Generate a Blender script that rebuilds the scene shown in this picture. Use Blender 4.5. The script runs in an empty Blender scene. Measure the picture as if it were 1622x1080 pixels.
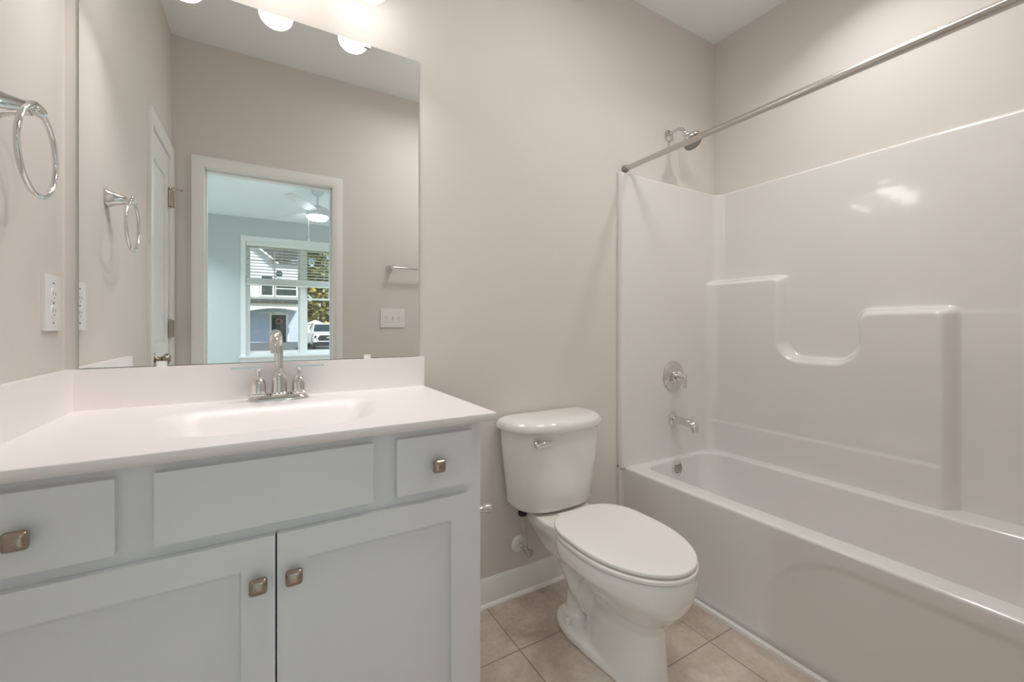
import bpy, bmesh, math, random
from mathutils import Vector, Matrix
PI = math.pi
random.seed(7)
sc = bpy.context.scene
C = sc.collection

# ------------------------------------------------------------------ camera, world, sun, exposure
cam_d = bpy.data.cameras.new('camera')
cam_d.sensor_width = 36.0
cam_d.lens = 670.22 / 1622 * 36
cam_d.shift_y = -23.9 / 1622
cam_d.clip_start = 0.02
cam_d.clip_end = 300
cam = bpy.data.objects.new('camera', cam_d)
C.objects.link(cam)
cam.location = (0.4337, -1.5112, 1.1138)
cam.rotation_euler = (PI/2, 0, -0.5338)
sc.camera = cam

world = bpy.data.worlds.new('sky')
sc.world = world
world.use_nodes = True
wn = world.node_tree
sky = wn.nodes.new('ShaderNodeTexSky')
sky.sky_type = 'NISHITA'
sky.sun_disc = False
sky.sun_elevation = math.radians(42)
sky.sun_rotation = math.radians(20)
wn.links.new(sky.outputs[0], wn.nodes['Background'].inputs[0])
wn.nodes['Background'].inputs[1].default_value = 0.16

sun_d = bpy.data.lights.new('sun', 'SUN')
sun_d.energy = 4.8
sun_d.angle = 0.01
sun_d.color = (1.0, 0.95, 0.86)
sun = bpy.data.objects.new('sun', sun_d)
C.objects.link(sun)
sun.rotation_euler = (math.radians(-46), 0, math.radians(-28))
sun.location = (0, 0, 12)

LAMP_POWER = 7.0         # emission of the three vanity shades
BULB_POWER = 0.98         # light leaving the open bottom of each shade
TUB_POWER = 3.4         # recessed light over the tub
FAN_POWER = 36.0         # emission of the fan light bowl in the bedroom
FILL_GLOW = 2.2         # glow of the added bathroom fill light's glass
FILL_POWER = 6.2       # light the added bathroom fill sends down
BEDROOM_FILL_POWER = 32.0        # each added fill light in the bedroom ceiling
sc.view_settings.view_transform = 'Standard'
sc.view_settings.look = 'None'
sc.view_settings.gamma = 1
sc.view_settings.use_curve_mapping = False
sc.view_settings.exposure = 0.16
sc.cycles.use_denoising = True
sc.cycles.max_bounces = 12
sc.cycles.diffuse_bounces = 7
sc.cycles.glossy_bounces = 6
sc.cycles.transmission_bounces = 6
sc.cycles.transparent_max_bounces = 8
sc.cycles.caustics_reflective = False
sc.cycles.caustics_refractive = False
sc.cycles.sample_clamp_indirect = 6.0

# ------------------------------------------------------------------ materials
def s2l(r, g, b):
    f = lambda c: (c/255/12.92) if c/255 <= 0.04045 else ((c/255+0.055)/1.055)**2.4
    return (f(r), f(g), f(b), 1)

def mat(name, col, rough=0.5, metal=0.0, spec=0.5, coat=0.0, bump=None, var=None, emit=None, trans=0.0, alpha=None, ior=None):
    m = bpy.data.materials.new(name)
    m.use_nodes = True
    nt = m.node_tree
    b = nt.nodes['Principled BSDF']
    b.inputs['Base Color'].default_value = col
    b.inputs['Roughness'].default_value = rough
    b.inputs['Metallic'].default_value = metal
    b.inputs['Specular IOR Level'].default_value = spec
    if ior: b.inputs['IOR'].default_value = ior
    if coat:
        b.inputs['Coat Weight'].default_value = coat
        b.inputs['Coat Roughness'].default_value = 0.05
    if trans: b.inputs['Transmission Weight'].default_value = trans
    if emit:
        b.inputs['Emission Color'].default_value = emit[0]
        b.inputs['Emission Strength'].default_value = emit[1]
    tc = None
    if bump or var:
        tc = nt.nodes.new('ShaderNodeTexCoord')
    if bump:
        n = nt.nodes.new('ShaderNodeTexNoise')
        n.inputs['Scale'].default_value = bump[0]
        n.inputs['Detail'].default_value = 3
        bp = nt.nodes.new('ShaderNodeBump')
        bp.inputs['Strength'].default_value = bump[1]
        bp.inputs['Distance'].default_value = bump[2] if len(bump) > 2 else 0.002
        nt.links.new(tc.outputs['Object'], n.inputs['Vector'])
        nt.links.new(n.outputs['Fac'], bp.inputs['Height'])
        nt.links.new(bp.outputs['Normal'], b.inputs['Normal'])
    if var:
        n = nt.nodes.new('ShaderNodeTexNoise')
        n.inputs['Scale'].default_value = var[0]
        n.inputs['Detail'].default_value = 6
        cr = nt.nodes.new('ShaderNodeValToRGB')
        cr.color_ramp.elements[0].position = 0.32
        cr.color_ramp.elements[1].position = 0.68
        cr.color_ramp.elements[0].color = col
        cr.color_ramp.elements[1].color = var[1]
        nt.links.new(tc.outputs['Object'], n.inputs['Vector'])
        nt.links.new(n.outputs['Fac'], cr.inputs['Fac'])
        nt.links.new(cr.outputs['Color'], b.inputs['Base Color'])
    return m

M = {}
M['wall'] = mat('wall_paint', s2l(220, 214, 208), 0.7, spec=0.25, bump=(260, 0.08, 0.001))
M['ceiling'] = mat('ceiling_paint', s2l(243, 247, 247), 0.85, spec=0.2, bump=(180, 0.1, 0.001))
M['trim'] = mat('trim_paint', s2l(238, 237, 234), 0.35, spec=0.4)
M['cabinet'] = mat('cabinet_paint', s2l(229, 230, 232), 0.38, spec=0.4)
M['dark'] = mat('shadow_gap', s2l(35, 34, 33), 0.8)
M['marble'] = mat('cultured_marble', s2l(245, 240, 239), 0.34, spec=0.4)
M['acrylic'] = mat('white_fiberglass', s2l(228, 225, 223), 0.14, spec=0.5, coat=0.6, bump=(4.5, 0.25, 0.004))
M['porcelain'] = mat('porcelain', s2l(235, 232, 228), 0.1, spec=0.5, coat=0.7)
M['seat'] = mat('seat_plastic', s2l(236, 231, 226), 0.22, spec=0.5)
M['chrome'] = mat('chrome', s2l(225, 222, 220), 0.07, metal=1)
M['nickel'] = mat('brushed_nickel', s2l(172, 158, 146), 0.22, metal=1)
M['satin'] = mat('satin_metal', s2l(205, 200, 194), 0.24, metal=1)
M['mirror'] = mat('mirror_silver', (0.95, 0.96, 0.95, 1), 0.0, metal=1)
M['mirror_edge'] = mat('mirror_edge', s2l(92, 98, 95), 0.2, metal=0.6)
M['plate'] = mat('plate_plastic', s2l(238, 234, 232), 0.3)
M['slot'] = mat('slot_dark', s2l(112, 104, 100), 0.6)
M['clip'] = mat('clear_clip', s2l(240, 240, 238), 0.15)
M['rubber'] = mat('black_nut', s2l(22, 22, 22), 0.5)
M['hose'] = mat('braided_hose', s2l(205, 200, 194), 0.4, metal=0.3, bump=(900, 0.5, 0.001))
M['shade'] = mat('opal_glass', s2l(255, 252, 245), 0.3, emit=((1.0, 0.975, 0.94, 1), LAMP_POWER))
M['dome'] = mat('fill_light_glass', s2l(252, 252, 250), 0.3, emit=((1.0, 1.0, 1.0, 1), FILL_GLOW))
M['fan_glass'] = mat('fan_light_glass', s2l(255, 252, 245), 0.3, emit=((0.86, 0.95, 1.0, 1), FAN_POWER))
M['lens'] = mat('downlight_lens', s2l(250, 250, 248), 0.3, emit=((1.0, 0.95, 0.88, 1), 3.0))
M['lens_cool'] = mat('fill_lens_cool', s2l(250, 250, 248), 0.3, emit=((0.82, 0.94, 1.0, 1), 3.0))
M['fan'] = mat('fan_white', s2l(226, 228, 228), 0.4)
M['blind'] = mat('blind_white', s2l(236, 236, 230), 0.45)
M['carpet'] = mat('carpet', s2l(176, 168, 158), 0.95, bump=(500, 0.6, 0.004))
M['bed_wall'] = mat('bedroom_paint', s2l(203, 208, 206), 0.75, spec=0.2)
g = bpy.data.materials.new('window_glass'); g.use_nodes = True
nt = g.node_tree
for n in list(nt.nodes):
    if n.type != 'OUTPUT_MATERIAL': nt.nodes.remove(n)
tr = nt.nodes.new('ShaderNodeBsdfTransparent'); tr.inputs[0].default_value = (0.93, 0.97, 0.97, 1)
gl = nt.nodes.new('ShaderNodeBsdfGlossy'); gl.inputs['Roughness'].default_value = 0.0
mx = nt.nodes.new('ShaderNodeMixShader'); mx.inputs[0].default_value = 0.05
nt.links.new(tr.outputs[0], mx.inputs[1]); nt.links.new(gl.outputs[0], mx.inputs[2])
nt.links.new(mx.outputs[0], [n for n in nt.nodes if n.type == 'OUTPUT_MATERIAL'][0].inputs[0])
M['glass'] = g
# outdoors
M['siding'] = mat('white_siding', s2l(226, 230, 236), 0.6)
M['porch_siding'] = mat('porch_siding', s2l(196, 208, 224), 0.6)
M['shingle'] = mat('dark_shingle', s2l(62, 64, 66), 0.85, var=(6, s2l(84, 84, 82)))
M['house_trim'] = mat('house_trim', s2l(240, 240, 238), 0.5)
M['door_dark'] = mat('dark_green_door', s2l(44, 58, 58), 0.4)
M['pane_dark'] = mat('dark_pane', s2l(48, 62, 66), 0.08)
M['concrete'] = mat('concrete', s2l(186, 182, 174), 0.85, var=(3, s2l(168, 164, 156)))
M['lawn'] = mat('lawn_grass', s2l(112, 122, 74), 0.95, var=(2.5, s2l(150, 140, 92)))
M['bark'] = mat('pine_bark', s2l(92, 70, 54), 0.9, var=(9, s2l(128, 100, 76)))
M['needles'] = mat('pine_needles', s2l(120, 124, 56), 0.8, var=(1.2, s2l(190, 170, 92)))
M['brush'] = mat('undergrowth', s2l(92, 84, 46), 0.9, var=(1.0, s2l(170, 150, 84)))
M['car_paint'] = mat('white_car_paint', s2l(240, 242, 246), 0.2, coat=0.8)
M['black'] = mat('black_plastic', s2l(24, 25, 27), 0.4)
M['tyre'] = mat('tyre_rubber', s2l(30, 30, 30), 0.8)
M['slab_shadow'] = mat('slab_shadow_grey', s2l(112, 118, 126), 0.8)  # darkened grey, stands in for the shadow line along the porch slab
M['wreath'] = mat('wreath_twigs', s2l(168, 120, 104), 0.8)
M['sun_wall'] = mat('cream_shed', s2l(232, 232, 226), 0.6)

# floor tile
def tile_mat():
    m = bpy.data.materials.new('stone_tile'); m.use_nodes = True
    nt = m.node_tree; b = nt.nodes['Principled BSDF']
    tc = nt.nodes.new('ShaderNodeTexCoord')
    mp = nt.nodes.new('ShaderNodeMapping')
    mp.inputs['Location'].default_value = (-1.205 + 0.6*4, 0.272 + 0.308*8, 0)
    br = nt.nodes.new('ShaderNodeTexBrick')
    br.offset = 0.0; br.squash = 1.0
    br.inputs['Scale'].default_value = 1.0
    br.inputs['Brick Width'].default_value = 0.598
    br.inputs['Row Height'].default_value = 0.308
    br.inputs['Mortar Size'].default_value = 0.0022
    br.inputs['Mortar Smooth'].default_value = 0.2
    br.inputs['Color1'].default_value = (0.42, 0.42, 0.42, 1)
    br.inputs['Color2'].default_value = (0.58, 0.58, 0.58, 1)
    n1 = nt.nodes.new('ShaderNodeTexNoise'); n1.inputs['Scale'].default_value = 5.5; n1.inputs['Detail'].default_value = 8; n1.inputs['Roughness'].default_value = 0.62; n1.inputs['Distortion'].default_value = 0.6
    n2 = nt.nodes.new('ShaderNodeTexNoise'); n2.inputs['Scale'].default_value = 60; n2.inputs['Detail'].default_value = 4
    cr = nt.nodes.new('ShaderNodeValToRGB')
    e = cr.color_ramp.elements
    e[0].position = 0.34; e[0].color = s2l(170, 154, 139)
    e[1].position = 0.68; e[1].color = s2l(216, 203, 190)
    k = e.new(0.5); k.color = s2l(196, 181, 167)
    mixn = nt.nodes.new('ShaderNodeMix'); mixn.data_type = 'FLOAT'; mixn.inputs[0].default_value = 0.25
    mixg = nt.nodes.new('ShaderNodeMix'); mixg.data_type = 'RGBA'
    mixg.inputs[7].default_value = s2l(146, 130, 117)
    L = nt.links
    ge = nt.nodes.new('ShaderNodeNewGeometry')
    L.new(ge.outputs['Position'], mp.inputs['Vector'])
    L.new(mp.outputs['Vector'], br.inputs['Vector'])
    L.new(tc.outputs['Object'], n1.inputs['Vector'])
    L.new(tc.outputs['Object'], n2.inputs['Vector'])
    L.new(n1.outputs['Fac'], mixn.inputs[2]); L.new(n2.outputs['Fac'], mixn.inputs[3])
    L.new(mixn.outputs[0], cr.inputs['Fac'])
    L.new(cr.outputs['Color'], mixg.inputs[6])
    L.new(br.outputs['Fac'], mixg.inputs[0])
    L.new(mixg.outputs[2], b.inputs['Base Color'])
    b.inputs['Roughness'].default_value = 0.42
    bp = nt.nodes.new('ShaderNodeBump'); bp.inputs['Strength'].default_value = 0.5; bp.inputs['Distance'].default_value = 0.002; bp.invert = True
    L.new(br.outputs['Fac'], bp.inputs['Height']); L.new(bp.outputs['Normal'], b.inputs['Normal'])
    return m
M['tile'] = tile_mat()

# ------------------------------------------------------------------ mesh helpers (all in world coordinates)
def BM(): return bmesh.new()

def box(bm, x0, x1, y0, y1, z0, z1):
    if x0 > x1: x0, x1 = x1, x0
    if y0 > y1: y0, y1 = y1, y0
    if z0 > z1: z0, z1 = z1, z0
    v = [bm.verts.new(p) for p in ((x0,y0,z0),(x1,y0,z0),(x1,y1,z0),(x0,y1,z0),(x0,y0,z1),(x1,y0,z1),(x1,y1,z1),(x0,y1,z1))]
    for f in ((3,2,1,0),(4,5,6,7),(0,1,5,4),(1,2,6,5),(2,3,7,6),(3,0,4,7)):
        bm.faces.new([v[i] for i in f])

def bevel_all(bm, w, seg=2, ang=0.6):
    es = [e for e in bm.edges if len(e.link_faces) == 2 and e.calc_face_angle(0) > ang]
    if es: bmesh.ops.bevel(bm, geom=es, offset=w, segments=seg, profile=0.5, affect='EDGES', clamp_overlap=True)

def rbox(x0, x1, y0, y1, z0, z1, w=0.003, seg=2):
    bm = BM(); box(bm, x0, x1, y0, y1, z0, z1); bevel_all(bm, w, seg); return bm

def merge(a, b):
    me = bpy.data.meshes.new('tmp'); b.to_mesh(me); a.from_mesh(me); bpy.data.meshes.remove(me); b.free(); return a

def rings(bm, R, closed=True, cap0=True, cap1=True):
    """skin a list of rings of points (equal counts)"""
    V = [[bm.verts.new(p) for p in r] for r in R]
    n = len(R[0])
    for i in range(len(V)-1):
        for j in range(n if closed else n-1):
            k = (j+1) % n
            bm.faces.new((V[i][j], V[i][k], V[i+1][k], V[i+1][j]))
    if cap0 and closed: bm.faces.new(V[0][::-1])
    if cap1 and closed: bm.faces.new(V[-1])
    return V

def frame_of(d):
    d = Vector(d).normalized()
    up = Vector((0,0,1)) if abs(d.z) < 0.9 else Vector((1,0,0))
    a = d.cross(up).normalized(); b = d.cross(a).normalized()
    return d, a, b

def lathe(bm, prof, org, axis=(0,0,1), n=32):
    """prof: list of (radius, height along axis)"""
    d, a, b = frame_of(axis); o = Vector(org)
    R = []
    for r, h in prof:
        r = max(r, 0.0001)
        R.append([o + d*h + a*(r*math.cos(2*PI*j/n)) + b*(r*math.sin(2*PI*j/n)) for j in range(n)])
    rings(bm, R)
    return bm

def tube(bm, pts, rad, n=14, closed=False):
    P = [Vector(p) for p in pts]
    rr = rad if isinstance(rad, (list, tuple)) else [rad]*len(P)
    m = len(P)
    T = []
    for i in range(m):
        if closed: t = P[(i+1) % m] - P[i-1]
        else: t = P[min(i+1, m-1)] - P[max(i-1, 0)]
        T.append(t.normalized())
    d, a, b = frame_of(T[0])
    R = []
    for i in range(m):
        a = (a - T[i]*a.dot(T[i])).normalized()
        b = T[i].cross(a)
        R.append([P[i] + a*(rr[i]*math.cos(2*PI*j/n)) + b*(rr[i]*math.sin(2*PI*j/n)) for j in range(n)])
    if closed:
        V = [[bm.verts.new(p) for p in r] for r in R]
        for i in range(m):
            for j in range(n):
                bm.faces.new((V[i][j], V[i][(j+1)%n], V[(i+1)%m][(j+1)%n], V[(i+1)%m][j]))
    else: rings(bm, R)
    return bm

def arc(c, r, a0, a1, n, u, v):
    c = Vector(c); u = Vector(u); v = Vector(v)
    return [c + u*(r*math.cos(a0+(a1-a0)*i/n)) + v*(r*math.sin(a0+(a1-a0)*i/n)) for i in range(n+1)]

def slab(bm, outline, z0, z1, r=0.004, seg=4, dome=0.0):
    """outline (x,y) extruded z0..z1 with rounded top and bottom edges, optional domed top"""
    n = len(outline); cx = sum(p[0] for p in outline)/n; cy = sum(p[1] for p in outline)/n
    nor = []
    for i in range(n):
        t = Vector((outline[(i+1)%n][0]-outline[i-1][0], outline[(i+1)%n][1]-outline[i-1][1]))
        t.normalize(); nn = Vector((t.y, -t.x))
        if nn.dot(Vector((outline[i][0]-cx, outline[i][1]-cy))) < 0: nn = -nn
        nor.append(nn)
    def ring(ins, z): return [(outline[i][0]-nor[i].x*ins, outline[i][1]-nor[i].y*ins, z) for i in range(n)]
    R = []
    for k in range(seg+1):
        a = PI/2*k/seg; R.append(ring(r*(1-math.sin(a)), z0 + r*(1-math.cos(a))))
    for k in range(seg+1):
        a = PI/2*k/seg; R.append(ring(r*(1-math.cos(a)), z1 - r + r*math.sin(a)))
    if dome:
        last = R[-1]
        for s in (0.85, 0.65, 0.4, 0.15):
            R.append([(cx+(p[0]-cx)*s, cy+(p[1]-cy)*s, z1 + dome*(1-s*s)) for p in last])
    rings(bm, R)
    return bm

def wbox(bm):
    xs = [v.co for v in bm.verts]
    lo = Vector((min(p.x for p in xs), min(p.y for p in xs), min(p.z for p in xs)))
    hi = Vector((max(p.x for p in xs), max(p.y for p in xs), max(p.z for p in xs)))
    return lo, hi

def wloc(o):
    p = Vector(o.location)
    while o.parent: o = o.parent; p += Vector(o.location)
    return p

def obj(name, bm, m, parent=None, smooth=False, mats=None):
    """link bm (world coordinates) as one mesh object, origin at its base"""
    bmesh.ops.recalc_face_normals(bm, faces=bm.faces)
    lo, hi = wbox(bm)
    org = Vector(((lo.x+hi.x)/2, (lo.y+hi.y)/2, lo.z))
    bmesh.ops.translate(bm, verts=bm.verts, vec=-org)
    me = bpy.data.meshes.new(name); bm.to_mesh(me); bm.free()
    me.materials.append(m)
    for x in (mats or []): me.materials.append(x)
    if smooth:
        me.shade_smooth()
        if smooth != 'all': me.set_sharp_from_angle(angle=math.radians(38))
    o = bpy.data.objects.new(name, me); C.objects.link(o)
    o.location = org - (wloc(parent) if parent else Vector((0,0,0)))
    if parent: o.parent = parent
    return o

def tag(o, label=None, cat=None, group=None, kind=None):
    if label: o['label'] = label
    if cat: o['category'] = cat
    if group: o['group'] = group
    if kind: o['kind'] = kind
    return o

def thing(name, label, cat, loc, group=None):
    o = bpy.data.objects.new(name, None); C.objects.link(o)
    o.location = loc; o.empty_display_size = 0.1
    return tag(o, label, cat, group)

def struct(name, bm, m, label=None, smooth=False, parent=None):
    o = obj(name, bm, m, parent, smooth)
    if not parent:
        o['kind'] = 'structure'
        if label: o['label'] = label
    return o

def sem(name, label, loc):
    o = bpy.data.objects.new(name, None); C.objects.link(o); o.location = loc
    o['kind'] = 'structure'; o['label'] = label
    return o

def smooth_step(t):
    t = max(0.0, min(1.0, t)); return t*t*(3-2*t)

# ------------------------------------------------------------------ room dimensions
W, D, H = 2.689, 1.497, 2.74         # bathroom width, depth, ceiling
T = 0.115                             # wall thickness
DX0, DX1, DZ = 0.130, 0.852, 2.045    # rough doorway opening
BY = -5.97                            # bedroom window wall
BX0, BX1 = -1.9, 3.1

bm = BM(); box(bm, -0.15, W+0.1, -D-T, 0.1, -0.1, 0); struct('floor', bm, M['tile'], 'grey-brown stone tile floor of the bathroom')
bm = BM(); box(bm, -0.15, W+0.1, -D, 0.1, H, H+0.1)
struct('ceiling', bm, M['ceiling'], 'white bathroom ceiling')
bm = BM(); box(bm, -0.15, W+0.1, 0, 0.1, 0, H); struct('wall_back', bm, M['wall'], 'greige painted wall behind mirror and toilet')
bm = BM(); box(bm, W, W+0.1, -D, 0, 0, H); struct('wall_right', bm, M['wall'], 'greige painted wall above the tub surround')
LY0, LY1, LZ = -1.437, -0.955, 2.05
bm = BM(); box(bm, -0.15, 0, LY1, 0, 0, H); box(bm, -0.15, 0, -D, LY0, 0, H); box(bm, -0.15, 0, LY0, LY1, LZ, H)
box(bm, -0.15, -0.11, LY0, LY1, 0, LZ)
struct('wall_left', bm, M['wall'], 'greige painted wall left of the vanity')
bm = BM(); box(bm, -0.15, DX0, -D-T, -D, 0, H); box(bm, DX1, W+0.1, -D-T, -D, 0, H); box(bm, DX0, DX1, -D-T, -D, DZ, H)
struct('wall_front', bm, M['wall'], 'greige painted wall with the doorway, seen in the mirror')

# baseboards
def baseboard(bm, p0, p1, nrm, h=0.105, t=0.014):
    p0 = Vector(p0); p1 = Vector(p1); nrm = Vector(nrm)
    prof = [(0,0),(t,0),(t,h*0.72),(t*0.75,h*0.78),(t*0.72,h*0.86),(t*0.4,h*0.95),(t*0.25,h),(0,h)]
    rings(bm, [[p + nrm*a + Vector((0,0,b)) for a, b in prof] for p in (p0, p1)])
    q = 0.012
    prof = [(t,0),(t+q,0),(t+q*0.87,q*0.5),(t+q*0.5,q*0.87),(t,q)]
    rings(bm, [[p + nrm*a + Vector((0,0,b)) for a, b in prof] for p in (p0, p1)])
bm = BM(); baseboard(bm, (0.917,0,0), (1.918,0,0), (0,-1,0)); struct('baseboard_back', bm, M['trim'], 'white baseboard behind the toilet', smooth=True)
bm = BM(); baseboard(bm, (0,LY1+0.06,0), (0,-0.56,0), (1,0,0)); struct('baseboard_left', bm, M['trim'], 'white baseboard on the left wall', smooth=True)
bm = BM(); baseboard(bm, (DX1+0.06,-D,0), (1.93,-D,0), (0,1,0)); struct('baseboard_front', bm, M['trim'], 'white baseboard on the doorway wall', smooth=True)
bm = BM(); box(bm, 1.924, 1.942, -1.49, -0.03, 0, 0.014); bevel_all(bm, 0.006, 3)
struct('trim_1', bm, M['trim'], 'thin white shoe strip at the foot of the tub apron', smooth=True)

# doorway casing and jamb
def casing_u(bm, u0, u1, ztop, w, t, place, z0=0):
    """three-sided casing; place(u, v, z) maps to world: u along the wall, v out of the wall"""
    prof = [(0,0),(0,t*0.55),(w*0.12,t*0.62),(w*0.2,t*0.8),(w*0.85,t),(w*0.97,t*0.9),(w,t*0.6),(w,0)]
    R = []
    R.append([place(u0-a, v, z0) for a, v in prof])
    R.append([place(u0-a, v, ztop+a) for a, v in prof])
    R.append([place(u1+a, v, ztop+a) for a, v in prof])
    R.append([place(u1+a, v, z0) for a, v in prof])
    rings(bm, R)
ji = 0.018
t2 = sem('trim_2', 'white casing and jamb of the bedroom doorway, seen in the mirror', (0.49, -D, 0))
bm = BM(); casing_u(bm, DX0+ji, DX1-ji, DZ-ji, 0.06, 0.017, lambda u, v, z: (u, -D+v, z)); obj('casing', bm, M['trim'], t2, True)
bm = BM(); casing_u(bm, DX0+ji, DX1-ji, DZ-ji, 0.06, 0.017, lambda u, v, z: (u, -D-T-v, z)); obj('casing', bm, M['trim'], t2, True)
bm = BM(); box(bm, DX0, DX0+ji, -D-T, -D, 0, DZ-ji); box(bm, DX1-ji, DX1, -D-T, -D, 0, DZ); box(bm, DX0+ji, DX1-ji, -D-T, -D, DZ-ji, DZ)
box(bm, DX0+ji, DX0+ji+0.01, -D-0.075, -D-0.04, 0, DZ-ji-0.01); box(bm, DX1-ji-0.01, DX1-ji, -D-0.075, -D-0.04, 0, DZ-ji-0.01); box(bm, DX0+ji+0.01, DX1-ji-0.01, -D-0.075, -D-0.04, DZ-ji-0.01, DZ-ji)
obj('jamb', bm, M['trim'], t2)
bm = BM(); box(bm, DX1-ji-0.0015, DX1-ji+0.001, -D-0.108, -D-0.08, 0.88, 0.94); obj('strike_plate', bm, M['nickel'], t2)
for z in (0.25, 1.02, 1.80):
    bm = BM(); box(bm, DX0+ji-0.001, DX0+ji+0.002, -D-0.112, -D-0.08, z, z+0.09); lathe(bm, [(0.005,0),(0.005,0.09)], (DX0+ji, -D-T-0.004, z)); obj('hinge', bm, M['nickel'], t2, True)

# linen closet door in the left wall
t3 = sem('trim_3', 'white casing around the narrow closet door, seen in the mirror', (0, -1.2, 0))
bm = BM(); casing_u(bm, LY0+0.018, LY1-0.018, LZ-0.018, 0.06, 0.017, lambda u, v, z: (v, max(u, -D+0.001), z)); obj('casing', bm, M['trim'], t3, True)
bm = BM(); box(bm, -0.11, 0, LY0, LY0+0.018, 0, LZ); box(bm, -0.11, 0, LY1-0.018, LY1, 0, LZ); box(bm, -0.11, 0, LY0+0.018, LY1-0.018, LZ-0.018, LZ); obj('jamb', bm, M['trim'], t3)
d1 = sem('door_1', 'narrow white two-panel closet door in the left wall, seen in the mirror', (-0.02, -1.2, 0))
def panel_door(y0, y1, z0, z1, x0, x1, panels):
    """door leaf in the plane x, front face at x1, with raised panels"""
    bm = BM()
    box(bm, x0, x1-0.008, y0, y1, z0, z1)
    ys = [y0] ; st = 0.085
    box(bm, x1-0.008, x1, y0, y0+st, z0, z1); box(bm, x1-0.008, x1, y1-st, y1, z0, z1)
    zs = [z0] + [v for p in panels for v in p] + [z1]
    for i in range(0, len(zs), 2): box(bm, x1-0.008, x1, y0+st, y1-st, zs[i], zs[i+1])
    for a, b in panels:
        R = []
        for ins, dx in ((0.002, 0.0004), (0.012, 0.0006), (0.03, 0.006), (0.04, 0.006)):
            R.append([(x1-0.008+dx, y0+st+ins, a+ins), (x1-0.008+dx, y1-st-ins, a+ins), (x1-0.008+dx, y1-st-ins, b-ins), (x1-0.008+dx, y0+st+ins, b-ins)])
        rings(bm, R, cap0=False)
    return bm
obj('leaf', panel_door(LY0+0.021, LY1-0.021, 0.01, LZ-0.022, -0.037, -0.002, [(0.2, 0.82), (1.02, 1.90)]), M['trim'], d1)
bm = BM(); ky, kz = LY1-0.088, 0.958
lathe(bm, [(0.03,0),(0.031,0.004),(0.026,0.009),(0.012,0.013),(0.011,0.03),(0.018,0.036),(0.026,0.046),(0.0265,0.054),(0.02,0.063),(0.006,0.067)], (-0.002, ky, kz), (1,0,0)); obj('knob', bm, M['nickel'], d1, 'all')
for z in (0.2, 1.055, 1.76):
    bm = BM(); box(bm, 0.0, 0.0192, LY0-0.012, LY0+0.034, z, z+0.09)
    lathe(bm, [(0.006,0),(0.006,0.09),(0.003,0.096)], (0.006, LY0+0.020, z)); obj('hinge', bm, M['nickel'], d1, True)
bm = BM(); tube(bm, [(0.006,LY0+0.02,1.858),(0.02,LY0+0.02,1.862),(0.05,LY0+0.014,1.857)], 0.0035, 8); lathe(bm, [(0.007,0),(0.007,0.01)], (0.05,LY0+0.014,1.857), (1,-0.1,-0.1), 12)
lathe(bm, [(0.007,0),(0.007,0.006)], (0.006,LY0+0.02,1.855)); obj('hinge_stop', bm, M['nickel'], d1, True)

# ------------------------------------------------------------------ vanity
CX1 = 0.916; FY = -0.535; CT = 0.896
v = thing('vanity_cabinet', 'pale grey-white painted shaker vanity cabinet under the white countertop', 'cabinet', (0.46, -0.27, 0))
bm = BM()
box(bm, 0.002, 0.02, FY+0.019, -0.005, 0.0, CT-0.02); box(bm, CX1-0.018, CX1, FY+0.019, -0.005, 0.1, CT-0.02); box(bm, CX1-0.018, CX1, -0.46, -0.005, 0.0, 0.1)
box(bm, 0.02, CX1-0.018, FY+0.019, -0.005, 0.1, 0.118); box(bm, 0.02, CX1-0.018, -0.02, -0.005, 0.118, CT-0.02)
obj('carcass', bm, M['cabinet'], v)
bm = BM(); box(bm, 0.002, CX1-0.001, -0.46, -0.445, 0.0, 0.1); obj('toe_kick', bm, M['cabinet'], v)
bm = BM()
for x0, x1, z0, z1 in ((0.002,0.05,0.1,CT-0.02),(CX1-0.045,CX1,0.1,CT-0.02),(0.05,CX1-0.045,0.845,CT-0.02),(0.05,CX1-0.045,0.695,0.735),(0.05,CX1-0.045,0.1,0.15),(0.21,0.28,0.735,0.845),(0.635,0.705,0.735,0.845)):
    box(bm, x0, x1, FY, FY+0.019, z0, z1)
obj('face_frame', bm, M['cabinet'], v)
def knob(parent, x, z, y=FY-0.019):
    bm = BM()
    lathe(bm, [(0.0075,0),(0.0065,0.006),(0.007,0.012),(0.010,0.016)], (x, y, z), (0,-1,0), 16)
    s = 0.0155; R = []
    for k, dy in ((0.80,0.013),(0.97,0.0145),(1.0,0.0165),(1.0,0.020),(0.90,0.0235),(0.74,0.0255),(0.70,0.0262),(0.45,0.0278),(0.15,0.0284)):
        r = []
        for j in range(32):
            a = 2*PI*j/32; c_, s_ = math.cos(a), math.sin(a); e = 0.36
            r.append((x + s*k*math.copysign(abs(c_)**e, c_), y-dy, z + s*k*math.copysign(abs(s_)**e, s_)))
        R.append(r)
    rings(bm, R)
    return obj('knob', bm, M['nickel'], parent, True)
YF = FY-0.019
for x0, x1, kx in ((0.006, 0.219, 0.110), (0.697, 0.886, 0.7915)):
    o = obj('drawer', rbox(x0, x1, YF, FY-0.0005, 0.725, 0.855, 0.0035, 3), M['cabinet'], v, True)
    knob(o, kx, 0.786)
obj('false_front', rbox(0.271, 0.645, YF, FY-0.0005, 0.725, 0.855, 0.0035, 3), M['cabinet'], v, True)
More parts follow.
